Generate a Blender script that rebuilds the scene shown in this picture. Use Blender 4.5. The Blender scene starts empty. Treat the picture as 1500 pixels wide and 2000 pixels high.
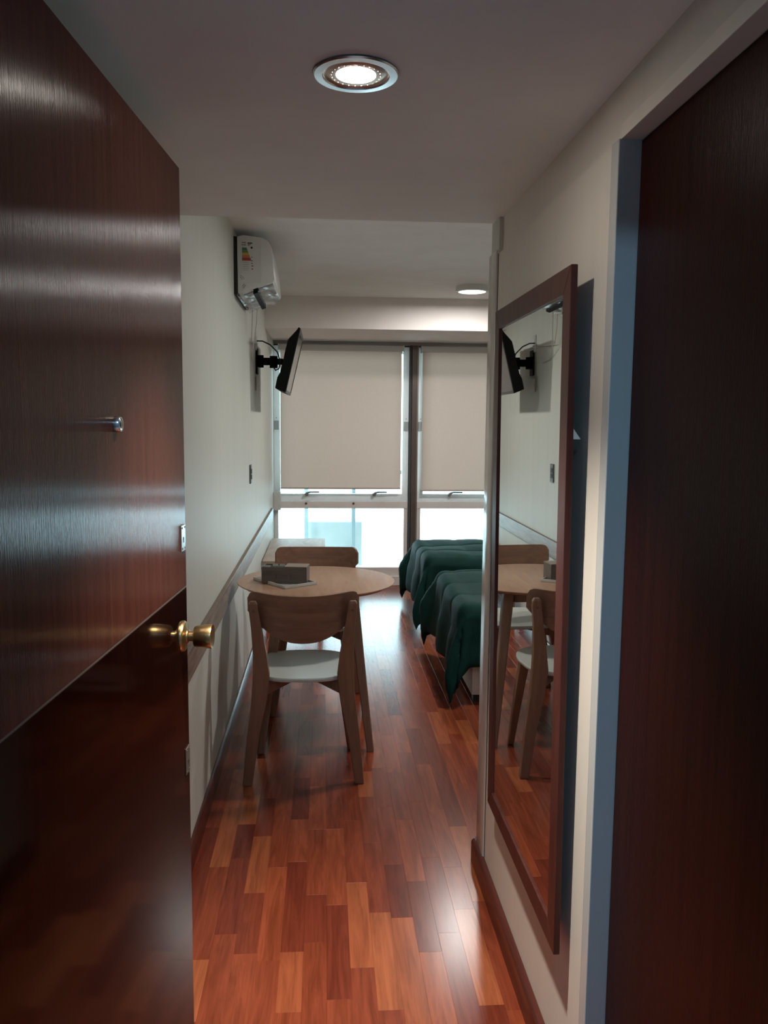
import bpy, bmesh, math, random
from mathutils import Vector, Matrix
random.seed(7)
S = bpy.context.scene
C = S.collection
PI = math.pi
rad = math.radians

# ------------------------------------------------------------------ camera
cam = bpy.data.objects.new('camera', bpy.data.cameras.new('camera'))
C.objects.link(cam)
S.camera = cam
cam.data.sensor_fit = 'VERTICAL'
cam.data.sensor_height = 32.0
cam.data.lens = 32.0 * 1600.0 / 2000.0
cam.data.clip_start = 0.02
YAW, PITCH, ROLL = rad(4.2075), rad(6.3366), rad(0.5307)
fwd = Vector((math.sin(YAW) * math.cos(PITCH), math.cos(YAW) * math.cos(PITCH), -math.sin(PITCH)))
rt = Vector((math.cos(YAW), -math.sin(YAW), 0))
up = rt.cross(fwd)
r2 = math.cos(ROLL) * rt + math.sin(ROLL) * up
u2 = -math.sin(ROLL) * rt + math.cos(ROLL) * up
cam.matrix_world = Matrix(((r2.x, u2.x, -fwd.x, 0), (r2.y, u2.y, -fwd.y, 0), (r2.z, u2.z, -fwd.z, 1.5), (0, 0, 0, 1)))

# ------------------------------------------------------------------ sky, exposure
W = bpy.data.worlds.new('overcast_sky')
S.world = W
W.use_nodes = True
bg = W.node_tree.nodes['Background']
bg.inputs[0].default_value = (0.67, 0.88, 1.0, 1)
bg.inputs[1].default_value = 7.6
S.view_settings.view_transform = 'Standard'
S.view_settings.look = 'None'
S.view_settings.gamma = 1.0
S.view_settings.use_curve_mapping = False
S.view_settings.exposure = 0.35
S.cycles.use_denoising = True
S.cycles.max_bounces = 10
S.cycles.diffuse_bounces = 6
S.cycles.glossy_bounces = 5
S.cycles.transparent_max_bounces = 12
S.cycles.sample_clamp_indirect = 6.0
S.cycles.caustics_reflective = False
S.cycles.caustics_refractive = False

def portal(name, loc, sx, sy):
    d = bpy.data.lights.new(name, 'AREA'); d.shape = 'RECTANGLE'; d.size = sx; d.size_y = sy
    d.cycles.is_portal = True
    o = bpy.data.objects.new(name, d); C.objects.link(o)
    o.location = loc
    o.rotation_euler = (rad(-90), 0, 0)      # faces -Y, into the room
    return o
portal('window_sampling', (1.1, 7.62, 1.15), 3.3, 2.3)

# ------------------------------------------------------------------ materials
def nt(name):
    m = bpy.data.materials.new(name); m.use_nodes = True
    t = m.node_tree
    return m, t, t.nodes['Principled BSDF']
def N(t, typ, **kw):
    n = t.nodes.new(typ)
    for k, v in kw.items(): setattr(n, k, v)
    return n
def coords(t, scale, kind='Object', rot=(0, 0, 0)):
    tc = N(t, 'ShaderNodeTexCoord'); mp = N(t, 'ShaderNodeMapping')
    mp.inputs['Scale'].default_value = scale
    mp.inputs['Rotation'].default_value = rot
    t.links.new(tc.outputs[kind], mp.inputs[0])
    return mp.outputs[0]
def noise(t, vec, scale=1, detail=3, rough=0.55, dist=0.0):
    n = N(t, 'ShaderNodeTexNoise')
    n.inputs['Scale'].default_value = scale; n.inputs['Detail'].default_value = detail
    n.inputs['Roughness'].default_value = rough; n.inputs['Distortion'].default_value = dist
    t.links.new(vec, n.inputs['Vector'])
    return n.outputs['Fac']
def ramp(t, fac, stops):
    r = N(t, 'ShaderNodeValToRGB')
    e = r.color_ramp.elements
    while len(e) < len(stops): e.new(0.5)
    for i, (p, c) in enumerate(stops):
        e[i].position = p; e[i].color = (*c, 1)
    t.links.new(fac, r.inputs[0])
    return r.outputs[0]
def bump(t, b, h, strength, dist):
    n = N(t, 'ShaderNodeBump')
    n.inputs['Strength'].default_value = strength; n.inputs['Distance'].default_value = dist
    t.links.new(h, n.inputs['Height']); t.links.new(n.outputs[0], b.inputs['Normal'])
    return n
def plain(name, col, rough=0.5, metal=0.0, var=0.06, vscale=6.0, bumpd=0.0, bscale=60.0, spec=0.5, coat=0.0, emit=None, es=0.0, sheen=0.0):
    m, t, b = nt(name)
    v = coords(t, (1, 1, 1))
    f = noise(t, v, vscale, 4)
    lo = tuple(max(0, c * (1 - var)) for c in col); hi = tuple(min(1, c * (1 + var)) for c in col)
    t.links.new(ramp(t, f, [(0.3, lo), (0.7, hi)]), b.inputs['Base Color'])
    b.inputs['Roughness'].default_value = rough; b.inputs['Metallic'].default_value = metal
    b.inputs['Specular IOR Level'].default_value = spec
    b.inputs['Coat Weight'].default_value = coat
    if sheen: b.inputs['Sheen Weight'].default_value = sheen
    if bumpd: bump(t, b, noise(t, v, bscale, 3), 1.0, bumpd)
    if emit:
        b.inputs['Emission Color'].default_value = (*emit, 1); b.inputs['Emission Strength'].default_value = es
    return m
def wood(name, stops, scale, rough=0.45, bumpd=0.0, coat=0.0, kind='Object', bscale=None, spec=0.5, dist=0.6):
    m, t, b = nt(name)
    v = coords(t, scale, kind)
    f = noise(t, v, 1.0, 6, 0.6, dist)
    t.links.new(ramp(t, f, stops), b.inputs['Base Color'])
    b.inputs['Roughness'].default_value = rough
    b.inputs['Coat Weight'].default_value = coat
    b.inputs['Specular IOR Level'].default_value = spec
    if bumpd:
        v2 = coords(t, bscale or tuple(s * 3 for s in scale), kind)
        bump(t, b, noise(t, v2, 1.0, 4, 0.6), 1.0, bumpd)
    return m

M = {}
# plaster walls: cream-white emulsion, brushed streaks running up and down
def plaster(name, col, rough, streak, spec=0.5):
    m, t, b = nt(name)
    f = noise(t, coords(t, (14, 14, 0.8)), 1.0, 4)
    lo = tuple(c * 0.95 for c in col)
    t.links.new(ramp(t, f, [(0.3, lo), (0.7, col)]), b.inputs['Base Color'])
    b.inputs['Roughness'].default_value = rough
    b.inputs['Specular IOR Level'].default_value = spec
    if streak:
        h = noise(t, coords(t, (9, 9, 1.2)), 1.0, 2, 0.5)
        bump(t, b, h, 0.5, streak)
    return m
M['wall_paint'] = plaster('wall_paint', (0.62, 0.63, 0.58), 0.55, 0.004, 0.12)
M['corridor_paint'] = plaster('corridor_paint', (0.70, 0.66, 0.58), 0.55, 0.0)
M['gloss_trim'] = plaster('gloss_trim', (0.62, 0.60, 0.56), 0.18, 0.0)
M['jamb_paint'] = plaster('jamb_paint', (0.55, 0.57, 0.56), 0.16, 0.0)
M['ceiling_paint'] = plain('ceiling_paint', (0.81, 0.81, 0.79), 0.8, var=0.03)
M['room_ceiling_paint'] = plain('room_ceiling_paint', (0.82, 0.82, 0.81), 0.8, var=0.03)
M['beam_paint'] = plain('beam_paint', (0.78, 0.72, 0.69), 0.7, var=0.03)
M['hall_paint'] = plain('hall_paint', (0.42, 0.45, 0.48), 0.7)

# door veneers: vertical grain
def veneer(name, stops, rough, aniso, bumpd, bs, spec=0.5):
    m, t, b = nt(name)
    f = noise(t, coords(t, (60, 60, 1.2)), 1.0, 6, 0.65, 0.3)
    t.links.new(ramp(t, f, stops), b.inputs['Base Color'])
    b.inputs['Roughness'].default_value = rough
    b.inputs['Specular IOR Level'].default_value = spec
    if bumpd:
        h = noise(t, coords(t, bs), 1.0, 4, 0.7)
        bump(t, b, h, 1.0, bumpd)
    return m
mah = [(0.25, (0.036, 0.011, 0.008)), (0.75, (0.086, 0.027, 0.018))]
M['veneer_grain'] = veneer('veneer_grain', mah, 0.17, 0.6, 0.0006, (420, 420, 7), 0.05)
M['veneer_gloss'] = veneer('veneer_gloss', [(0.25, (0.005, 0.0010, 0.0006)), (0.75, (0.012, 0.0022, 0.0012))], 0.08, 0, 0.0, None, 0.05)
M['veneer_dark'] = veneer('veneer_dark', [(0.25, (0.014, 0.0028, 0.0015)), (0.75, (0.034, 0.007, 0.003))], 0.24, 0.4, 0.0006, (420, 420, 9), 0.05)
M['seam'] = plain('seam', (0.075, 0.052, 0.04), 0.5)
M['base_wood'] = wood('base_wood', [(0.3, (0.055, 0.012, 0.009)), (0.7, (0.115, 0.028, 0.018))], (25, 2.0, 25), 0.25, spec=0.5)
M['mirror_frame'] = wood('mirror_frame', [(0.3, (0.045, 0.012, 0.010)), (0.7, (0.095, 0.028, 0.020))], (30, 30, 2.5), 0.4, spec=0.25)

# laminate floor: tone comes from an attribute of every plank
def floor_mat():
    m, t, b = nt('laminate')
    at = N(t, 'ShaderNodeAttribute'); at.attribute_name = 'tone'
    geo = N(t, 'ShaderNodeNewGeometry')
    off = N(t, 'ShaderNodeVectorMath'); off.operation = 'MULTIPLY_ADD'
    t.links.new(at.outputs['Color'], off.inputs[0]); off.inputs[1].default_value = (37.0, 91.0, 13.0)
    t.links.new(geo.outputs['Position'], off.inputs[2])
    mp = N(t, 'ShaderNodeMapping'); mp.inputs['Scale'].default_value = (26, 2.6, 1)
    t.links.new(off.outputs[0], mp.inputs[0])
    g = noise(t, mp.outputs[0], 1.0, 5, 0.6, 1.2)
    mp2 = N(t, 'ShaderNodeMapping'); mp2.inputs['Scale'].default_value = (160, 5, 1)
    t.links.new(off.outputs[0], mp2.inputs[0])
    g2 = noise(t, mp2.outputs[0], 1.0, 3, 0.6)
    base = ramp(t, at.outputs['Fac'], [(0.0, (0.12, 0.022, 0.012)), (0.35, (0.19, 0.037, 0.018)), (0.7, (0.29, 0.066, 0.027)), (1.0, (0.38, 0.115, 0.045))])
    mul = N(t, 'ShaderNodeMix'); mul.data_type = 'RGBA'; mul.blend_type = 'MULTIPLY'; mul.inputs[0].default_value = 1.0
    t.links.new(base, mul.inputs[6])
    t.links.new(ramp(t, g, [(0.32, (0.66, 0.6, 0.56)), (0.62, (1.08, 1.06, 1.04))]), mul.inputs[7])
    mul2 = N(t, 'ShaderNodeMix'); mul2.data_type = 'RGBA'; mul2.blend_type = 'MULTIPLY'; mul2.inputs[0].default_value = 0.6
    t.links.new(mul.outputs[2], mul2.inputs[6])
    t.links.new(ramp(t, g2, [(0.35, (0.78, 0.74, 0.72)), (0.65, (1.08, 1.08, 1.08))]), mul2.inputs[7])
    t.links.new(mul2.outputs[2], b.inputs['Base Color'])
    b.inputs['Roughness'].default_value = 0.22
    b.inputs['Specular IOR Level'].default_value = 0.30
    return m
M['laminate'] = floor_mat()
M['subfloor'] = plain('subfloor', (0.05, 0.02, 0.015), 0.8)
M['oak'] = wood('oak', [(0.25, (0.155, 0.075, 0.045)), (0.75, (0.275, 0.15, 0.092))], (28, 28, 3.0), 0.42, 0.0002)
M['oak_back'] = wood('oak_back', [(0.25, (0.145, 0.066, 0.040)), (0.75, (0.26, 0.132, 0.080))], (3.0, 30, 36), 0.42, 0.0002)
M['oak_top'] = wood('oak_top', [(0.25, (0.30, 0.165, 0.105)), (0.75, (0.44, 0.27, 0.18))], (24, 3.5, 24), 0.34, 0.0001)
M['table_edge'] = wood('table_edge', [(0.25, (0.10, 0.05, 0.03)), (0.75, (0.17, 0.09, 0.055))], (24, 24, 24), 0.5)
M['rail_wood'] = wood('rail_wood', [(0.25, (0.155, 0.095, 0.066)), (0.5, (0.25, 0.168, 0.122)), (0.75, (0.35, 0.26, 0.20))], (30, 3.0, 30), 0.45, 0.0002, dist=1.6, spec=0.25)
M['rail_cap'] = wood('rail_cap', [(0.25, (0.13, 0.085, 0.06)), (0.75, (0.2, 0.14, 0.10))], (30, 3.0, 30), 0.4)
M['bench_wood'] = wood('bench_wood', [(0.25, (0.30, 0.22, 0.17)), (0.75, (0.46, 0.36, 0.28))], (20, 4, 20), 0.5, spec=0.3)
M['box_wood'] = wood('box_wood', [(0.25, (0.085, 0.062, 0.052)), (0.75, (0.155, 0.12, 0.10))], (8, 60, 60), 0.45)
M['box_lid'] = wood('box_lid', [(0.25, (0.19, 0.15, 0.12)), (0.75, (0.29, 0.23, 0.19))], (8, 60, 60), 0.4)
M['white_lam'] = plain('white_lam', (0.53, 0.55, 0.51), 0.35, var=0.02)
M['seat_edge'] = plain('seat_edge', (0.42, 0.42, 0.39), 0.5)
M['white_plastic'] = plain('white_plastic', (0.62, 0.63, 0.62), 0.35, var=0.02)
M['plate_plastic'] = plain('plate_plastic', (0.55, 0.54, 0.52), 0.4, var=0.02)
M['grey_plastic'] = plain('grey_plastic', (0.36, 0.37, 0.37), 0.2, var=0.02)
M['dark_plastic'] = plain('dark_plastic', (0.02, 0.021, 0.024), 0.38, var=0.1)
M['black'] = plain('black', (0.012, 0.012, 0.013), 0.45)
M['matt_black'] = plain('matt_black', (0.005, 0.005, 0.0055), 0.6, spec=0.12)
M['screen'] = plain('screen', (0.02, 0.022, 0.025), 0.12)
M['switch_grey'] = plain('switch_grey', (0.09, 0.095, 0.09), 0.4)
M['brass'] = plain('brass', (0.44, 0.29, 0.13), 0.33, 1.0, var=0.1, vscale=20)
M['steel'] = plain('steel', (0.62, 0.63, 0.64), 0.25, 1.0)
M['dull_steel'] = plain('dull_steel', (0.30, 0.31, 0.32), 0.35, 0.8)
M['bright_plate'] = plain('bright_plate', (0.55, 0.56, 0.56), 0.3, 0.9)
M['old_plate'] = plain('old_plate', (0.075, 0.055, 0.047), 0.55, 0.0)
M['alu'] = plain('alu', (0.84, 0.88, 0.90), 0.3, 0.0, var=0.03)
M['frame_pink'] = plain('frame_pink', (0.74, 0.67, 0.64), 0.35, 0.0, var=0.03)
M['bronze'] = plain('bronze', (0.115, 0.082, 0.068), 0.35, 0.3, var=0.08)
M['bronze_light'] = plain('bronze_light', (0.26, 0.19, 0.165), 0.35, 0.3, var=0.05)
M['rubber'] = plain('rubber', (0.05, 0.055, 0.06), 0.6)
M['bed_white'] = plain('bed_white', (0.56, 0.55, 0.54), 0.5)
M['mattress'] = plain('mattress', (0.7, 0.7, 0.68), 0.8)
M['quilt'] = plain('quilt', (0.0030, 0.032, 0.028), 0.7, var=0.18, vscale=9, bumpd=0.0015, bscale=40, sheen=0.0, spec=0.15)
M['tray'] = plain('tray', (0.50, 0.48, 0.45), 0.3)
M['tray_bed'] = plain('tray_bed', (0.34, 0.32, 0.30), 0.35)
M['stone'] = plain('stone', (0.42, 0.44, 0.44), 0.8)
M['railing'] = plain('railing', (0.30, 0.38, 0.40), 0.5)
M['condenser'] = plain('condenser', (0.46, 0.50, 0.50), 0.6)
M['deck'] = plain('deck', (0.62, 0.6, 0.58), 0.7)
M['frost_white'] = plain('frost_white', (0.7, 0.7, 0.7), 0.5)
M['label_paper'] = plain('label_paper', (0.58, 0.59, 0.57), 0.5)
M['ink'] = plain('ink', (0.03, 0.03, 0.035), 0.5)
M['ink_pale'] = plain('ink_pale', (0.28, 0.28, 0.29), 0.5)
for k, c in (('bar_green', (0.03, 0.16, 0.10)), ('bar_lime', (0.16, 0.22, 0.06)), ('bar_yellow', (0.50, 0.33, 0.07)), ('bar_orange', (0.5, 0.16, 0.05)), ('bar_red', (0.36, 0.05, 0.03))):
    M[k] = plain(k, c, 0.5, var=0.02)

def mirror_mat():
    m, t, b = nt('silvered_glass')
    b.inputs['Base Color'].default_value = (0.86, 0.88, 0.86, 1); b.inputs['Metallic'].default_value = 1.0
    b.inputs['Roughness'].default_value = 0.01
    return m
M['mirror'] = mirror_mat()
def glass_mat(name, tint, gl=0.08):
    m = bpy.data.materials.new(name); m.use_nodes = True; t = m.node_tree
    t.nodes.clear()
    o = N(t, 'ShaderNodeOutputMaterial'); mx = N(t, 'ShaderNodeMixShader'); tr = N(t, 'ShaderNodeBsdfTransparent'); g = N(t, 'ShaderNodeBsdfGlossy')
    fr = N(t, 'ShaderNodeFresnel'); fr.inputs[0].default_value = 1.45
    tr.inputs[0].default_value = (*tint, 1); g.inputs['Roughness'].default_value = 0.03
    t.links.new(fr.outputs[0], mx.inputs[0]); t.links.new(tr.outputs[0], mx.inputs[1]); t.links.new(g.outputs[0], mx.inputs[2]); t.links.new(mx.outputs[0], o.inputs[0])
    return m
M['pane'] = glass_mat('pane', (0.88, 0.95, 0.94))
def blind_mat():
    m = bpy.data.materials.new('blind_fabric'); m.use_nodes = True; t = m.node_tree
    b = t.nodes['Principled BSDF']; o = t.nodes['Material Output']
    v = coords(t, (260, 260, 260)); f = noise(t, v, 1.0, 2)
    t.links.new(ramp(t, f, [(0.3, (0.50, 0.43, 0.385)), (0.7, (0.56, 0.49, 0.44))]), b.inputs['Base Color'])
    b.inputs['Roughness'].default_value = 0.8
    tl = N(t, 'ShaderNodeBsdfTranslucent'); tl.inputs[0].default_value = (0.78, 0.48, 0.37, 1)
    mx = N(t, 'ShaderNodeMixShader'); mx.inputs[0].default_value = 0.125
    t.links.new(b.outputs[0], mx.inputs[1]); t.links.new(tl.outputs[0], mx.inputs[2]); t.links.new(mx.outputs[0], o.inputs[0])
    return m
M['blind'] = blind_mat()
def film_mat():
    m = bpy.data.materials.new('plastic_film'); m.use_nodes = True; t = m.node_tree
    t.nodes.clear()
    o = N(t, 'ShaderNodeOutputMaterial'); mx = N(t, 'ShaderNodeMixShader'); tr = N(t, 'ShaderNodeBsdfTransparent'); g = N(t, 'ShaderNodeBsdfGlossy'); d = N(t, 'ShaderNodeBsdfDiffuse')
    g.inputs['Roughness'].default_value = 0.15; d.inputs[0].default_value = (0.7, 0.7, 0.7, 1)
    mx.inputs[0].default_value = 0.22; mx2 = N(t, 'ShaderNodeMixShader'); mx2.inputs[0].default_value = 0.13
    t.links.new(tr.outputs[0], mx.inputs[1]); t.links.new(g.outputs[0], mx.inputs[2])
    t.links.new(mx.outputs[0], mx2.inputs[1]); t.links.new(d.outputs[0], mx2.inputs[2]); t.links.new(mx2.outputs[0], o.inputs[0])
    return m
M['film'] = film_mat()
def emit_mat(name, col, st):
    m, t, b = nt(name)
    b.inputs['Base Color'].default_value = (0.8, 0.8, 0.8, 1)
    b.inputs['Emission Color'].default_value = (*col, 1); b.inputs['Emission Strength'].default_value = st
    return m
M['lamp_warm'] = emit_mat('lamp_warm', (1.0, 0.91, 0.81), 150.0)
M['lamp_white'] = emit_mat('lamp_white', (1.0, 0.97, 0.90), 5.0)
M['fill_cool'] = emit_mat('fill_cool', (0.45, 0.75, 1.0), 3.0)
M['reflector'] = plain('reflector', (0.55, 0.42, 0.34), 0.3, 0.7)

# ------------------------------------------------------------------ mesh builder
class MB:
    def __init__(s): s.v = []; s.f = []; s.mi = []; s.k = 0
    def add(s, vs, fs):
        b = len(s.v); s.v += [tuple(p) for p in vs]; s.f += [tuple(b + i for i in f) for f in fs]; s.mi += [s.k] * len(fs); return s
    def box(s, x0, x1, y0, y1, z0, z1):
        return s.add([(x0, y0, z0), (x1, y0, z0), (x1, y1, z0), (x0, y1, z0), (x0, y0, z1), (x1, y0, z1), (x1, y1, z1), (x0, y1, z1)],
                     [(0, 3, 2, 1), (4, 5, 6, 7), (0, 1, 5, 4), (1, 2, 6, 5), (2, 3, 7, 6), (3, 0, 4, 7)])
    def loft(s, rings, caps=True, closed=False):
        n = len(rings[0]); vs = [p for r in rings for p in r]; fs = []
        m = len(rings)
        for i in range(m if closed else m - 1):
            a = i * n; b = ((i + 1) % m) * n
            for j in range(n):
                k = (j + 1) % n; fs.append((a + j, a + k, b + k, b + j))
        if caps and not closed: fs += [tuple(reversed(range(n))), tuple((m - 1) * n + j for j in range(n))]
        return s.add(vs, fs)
    def prism(s, poly, axis, a, b):
        """polygon extruded along axis (0,1,2); poly gives the two other coordinates in x,y,z order"""
        def P(u, v, w):
            return {0: (w, u, v), 1: (u, w, v), 2: (u, v, w)}[axis]
        return s.loft([[P(u, v, a) for u, v in poly], [P(u, v, b) for u, v in poly]])
    def lathe(s, prof, c=(0, 0, 0), axis=2, n=32, caps=True):
        rings = []
        for r, h in prof:
            ring = []
            for i in range(n):
                a = 2 * PI * i / n; u, v = r * math.cos(a), r * math.sin(a)
                p = {0: (h, u, v), 1: (v, h, u), 2: (u, v, h)}[axis]
                ring.append((p[0] + c[0], p[1] + c[1], p[2] + c[2]))
            rings.append(ring)
        return s.loft(rings, caps)
    def tube(s, pts, r, n=8):
        pts = [Vector(p) for p in pts]; rings = []
        for i, p in enumerate(pts):
            d = (pts[min(i + 1, len(pts) - 1)] - pts[max(i - 1, 0)]).normalized()
            a = d.cross(Vector((0, 0, 1)))
            if a.length < 0.05: a = d.cross(Vector((1, 0, 0)))
            a.normalize(); b = d.cross(a)
            rr = r[i] if isinstance(r, (list, tuple)) else r
            rings.append([p + rr * (math.cos(2 * PI * k / n) * a + math.sin(2 * PI * k / n) * b) for k in range(n)])
        return s.loft(rings)
    def build(s, name, mat, parent=None, bevel=0.0, smooth=False, seg=2, loc=None, angle=35):
        me = bpy.data.meshes.new(name)
        me.from_pydata([tuple(p) for p in s.v], [], s.f)
        bm = bmesh.new(); bm.from_mesh(me)
        bmesh.ops.recalc_face_normals(bm, faces=bm.faces)
        if bevel:
            es = [e for e in bm.edges if len(e.link_faces) == 2 and e.calc_face_angle(0) > rad(angle)]
            bmesh.ops.bevel(bm, geom=es, offset=bevel, segments=seg, profile=0.5, affect='EDGES', clamp_overlap=True)
        bm.to_mesh(me); bm.free()
        mats = mat if isinstance(mat, (list, tuple)) else [mat]
        for m in mats: me.materials.append(m)
        if len(mats) > 1 and not bevel:
            for p, k in zip(me.polygons, s.mi): p.material_index = k
        if smooth:
            for p in me.polygons: p.use_smooth = True
            me.set_sharp_from_angle(angle=rad(40))
        o = bpy.data.objects.new(name, me); C.objects.link(o)
        if parent: o.parent = parent
        if loc: o.location = loc
        return o
def thing(name, label, cat, loc=(0, 0, 0), rotz=0.0, group=None):
    o = bpy.data.objects.new(name, None); C.objects.link(o)
    o.empty_display_size = 0.05
    o.location = loc; o.rotation_euler = (0, 0, rotz)
    o['label'] = label; o['category'] = cat
    if group: o['group'] = group
    return o
def tag(o, label, cat, group=None):
    o['label'] = label; o['category'] = cat
    if group: o['group'] = group
    return o
def struct(o, label=None):
    o['kind'] = 'structure'
    if label: o['label'] = label
    return o
def sempty(name, loc=(0, 0, 0), rotz=0.0, label=None):
    o = bpy.data.objects.new(name, None); C.objects.link(o); o.location = loc; o.rotation_euler = (0, 0, rotz)
    o.empty_display_size = 0.05
    return struct(o, label)
def lamp(name, typ, loc, energy, col, parent=None, **kw):
    d = bpy.data.lights.new(name, typ); d.energy = energy; d.color = col
    for k, v in kw.items(): setattr(d, k, v)
    o = bpy.data.objects.new(name, d); C.objects.link(o); o.location = loc
    if parent: o.parent = parent
    return o
def dup(root, loc, rotz, label):
    r = root.copy(); C.objects.link(r); r.location = loc; r.rotation_euler = (0, 0, rotz); r['label'] = label
    for ch in list(root.children):
        c = ch.copy(); C.objects.link(c); c.parent = r
        for g in list(ch.children):
            d = g.copy(); C.objects.link(d); d.parent = c
    return r

# ------------------------------------------------------------------ room shell
XL, XR = -0.45, 0.525           # entry passage walls
YE, YW = 0.86, 7.45             # entry door wall, window plane
XRR = 2.62                      # right wall of the bedroom
ZC1, ZC2 = 2.113, 2.44          # entry ceiling, bedroom ceiling
YP = 2.62                       # end of the passage

wl = struct(MB().box(XL - 0.12, XL, YE, YW + 0.15, 0, ZC2 + 0.1).build('wall_left', M['wall_paint']), 'cream plastered long wall left of the passage')
wr = MB()
wr.box(XR, XR + 0.1, 1.53, YP, 0, 2.005)                 # lower lining, a little proud
wr.box(XR + 0.012, XR + 0.1, YE, YP, 2.005, ZC1 + 0.02)
struct(wr.build('wall_right', M['corridor_paint']), 'beige right wall of the entry passage')
struct(MB().box(XR - 0.006, XR + 0.06, YP - 0.10, YP + 0.012, 0, 2.02).build('trim_1', M['gloss_trim'], bevel=0.006, smooth=True), 'glossy white corner casing at the end of the right passage wall')
struct(MB().box(XR, XRR, YP - 0.11, YP, 0, ZC2 + 0.1).add([], []).build('wall_back', M['wall_paint']), 'wall behind the beds, facing the window')
struct(MB().box(XRR, XRR + 0.12, YP - 0.1, YW + 0.15, 0, ZC2 + 0.1).build('wall_bedroom', M['wall_paint']))
struct(MB().box(XL, XR + 0.1, YE, 2.6, ZC1, ZC2 + 0.1).build('ceiling', M['ceiling_paint']), 'grey-white dropped ceiling of the entry passage')
struct(MB().box(XL - 0.1, XRR + 0.1, 2.6, YW + 0.15, ZC2, ZC2 + 0.1).build('ceiling', M['room_ceiling_paint']), 'white bedroom ceiling beyond the dropped passage ceiling')
struct(MB().box(XL, XRR, 6.4, YW + 0.15, 2.2, ZC2).build('trim_2', M['beam_paint']), 'deep plastered beam above the window')

# floor
fl = struct(MB().box(XL - 0.1, XRR + 0.1, YE - 0.1, YW + 0.1, -0.05, -0.008).build('floor', M['subfloor']), 'reddish brown three-strip laminate floor')
planks = []
SW = 0.0655
x = XL
rnd = random.Random(11)
prev = None
while x < XRR - 0.001:
    x1 = min(x + SW, XRR)
    y = YE - 0.1 - rnd.uniform(0, 0.4)
    while y < YW:
        Ln = rnd.choice((0.24, 0.30, 0.36, 0.42, 0.42, 0.48))
        y1 = min(y + Ln, YW)
        tone = min(0.95, max(0.12, rnd.gauss(0.54, 0.21)))
        if y1 > YE - 0.1: planks.append((x, x1, max(y, YE - 0.1), y1, tone))
        y = y1
    x = x1
def plank_mb(mb, p, tones):
    x0, x1, y0, y1, tone = p; e = 0.0003; z = 0.0
    g = 0.00002
    x0 += g; x1 -= g; y0 += g; y1 -= g
    mb.add([(x0, y0, -0.008), (x1, y0, -0.008), (x1, y1, -0.008), (x0, y1, -0.008),
            (x0, y0, -e), (x1, y0, -e), (x1, y1, -e), (x0, y1, -e),
            (x0 + e, y0 + e, z), (x1 - e, y0 + e, z), (x1 - e, y1 - e, z), (x0 + e, y1 - e, z)],
           [(0, 1, 5, 4), (1, 2, 6, 5), (2, 3, 7, 6), (3, 0, 4, 7), (4, 5, 9, 8), (5, 6, 10, 9), (6, 7, 11, 10), (7, 4, 8, 11), (8, 9, 10, 11)])
    tones += [tone] * 12
def set_tone(o, tones):
    a = o.data.attributes.new('tone', 'FLOAT', 'POINT')
    a.data.foreach_set('value', tones)
def vis(p):
    cx, cy = (p[0] + p[1]) / 2, (p[2] + p[3]) / 2
    if cx > XR and cy < YP: return 99
    if cx > 0.72: return 50 + cy
    if cy < 1.55: return 20
    return cy
planks.sort(key=vis)
for p in planks[:295]:
    mb = MB(); tn = []; plank_mb(mb, p, tn)
    o = mb.build('plank', M['laminate'], fl); set_tone(o, tn)
mb = MB(); tn = []
for p in planks[295:]: plank_mb(mb, p, tn)
o = mb.build('far_planks', M['laminate'], fl); set_tone(o, tn); o['kind'] = 'stuff'

# baseboards
def baseprof(th, h):
    return [(0, 0), (th, 0), (th, h - 0.012), (th * 0.75, h - 0.003), (th * 0.4, h), (0, h)]
struct(MB().prism([(XL + a, z) for a, z in baseprof(0.014, 0.085)], 1, YE, YW - 0.02).build('baseboard_left', M['base_wood'], smooth=True), 'dark red wooden skirting along the left wall')
bb = MB().prism([(XR - a, z) for a, z in baseprof(0.020, 0.08)], 1, 1.53, YP + 0.02)
pts = baseprof(0.020, 0.08)
rings = []
for k in range(9):                                       # rounded end that wraps the corner
    a = PI / 2 * k / 8
    rings.append([(XR - d * math.cos(a), YP + 0.02 + d * math.sin(a), z) for d, z in pts])
bb.loft(rings)
struct(bb.build('baseboard_right', M['base_wood'], smooth=True), 'dark red wooden skirting with a rounded end under the mirror')

# chair rail on the left wall
rail = sempty('trim_3', (XL, 0, 0), label='wooden rubbing board fixed along the left wall')
MB().box(0, 0.016, 2.15, 6.98, 0.652, 0.746).build('board', M['rail_wood'], rail, bevel=0.002)
MB().box(0, 0.019, 2.15, 6.985, 0.746, 0.756).build('cap', M['rail_cap'], rail, bevel=0.002)

# ------------------------------------------------------------------ hallway behind the camera
HX0, HX1, HY0 = -1.3, 1.3, -1.6
struct(MB().box(HX0, HX1, HY0, YE - 0.1, -0.05, 0.0).build('floor', M['stone']), 'stone hallway floor outside the entry door')
struct(MB().box(HX0, HX1, HY0, YE - 0.1, 2.45, 2.55).build('ceiling', M['hall_paint']), 'hallway ceiling')
struct(MB().box(HX0 - 0.1, HX0, HY0, YE, 0, 2.5).build('wall_hallway_left', M['hall_paint']))
struct(MB().box(HX1, HX1 + 0.1, HY0, YE, 0, 2.5).build('wall_hallway_right', M['hall_paint']))
struct(MB().box(HX0, HX1, HY0 - 0.1, HY0, 0, 2.5).build('wall_hallway', M['hall_paint']))
ew = MB()
ew.box(HX0, XL + 0.02, YE - 0.1, YE, 0, 2.5)
ew.box(0.56, HX1, YE - 0.1, YE, 0, 2.5)
ew.box(XL + 0.02, 0.56, YE - 0.1, YE, 2.06, 2.5)
struct(ew.build('wall_entry', M['hall_paint']), 'wall around the entry doorway')
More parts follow.
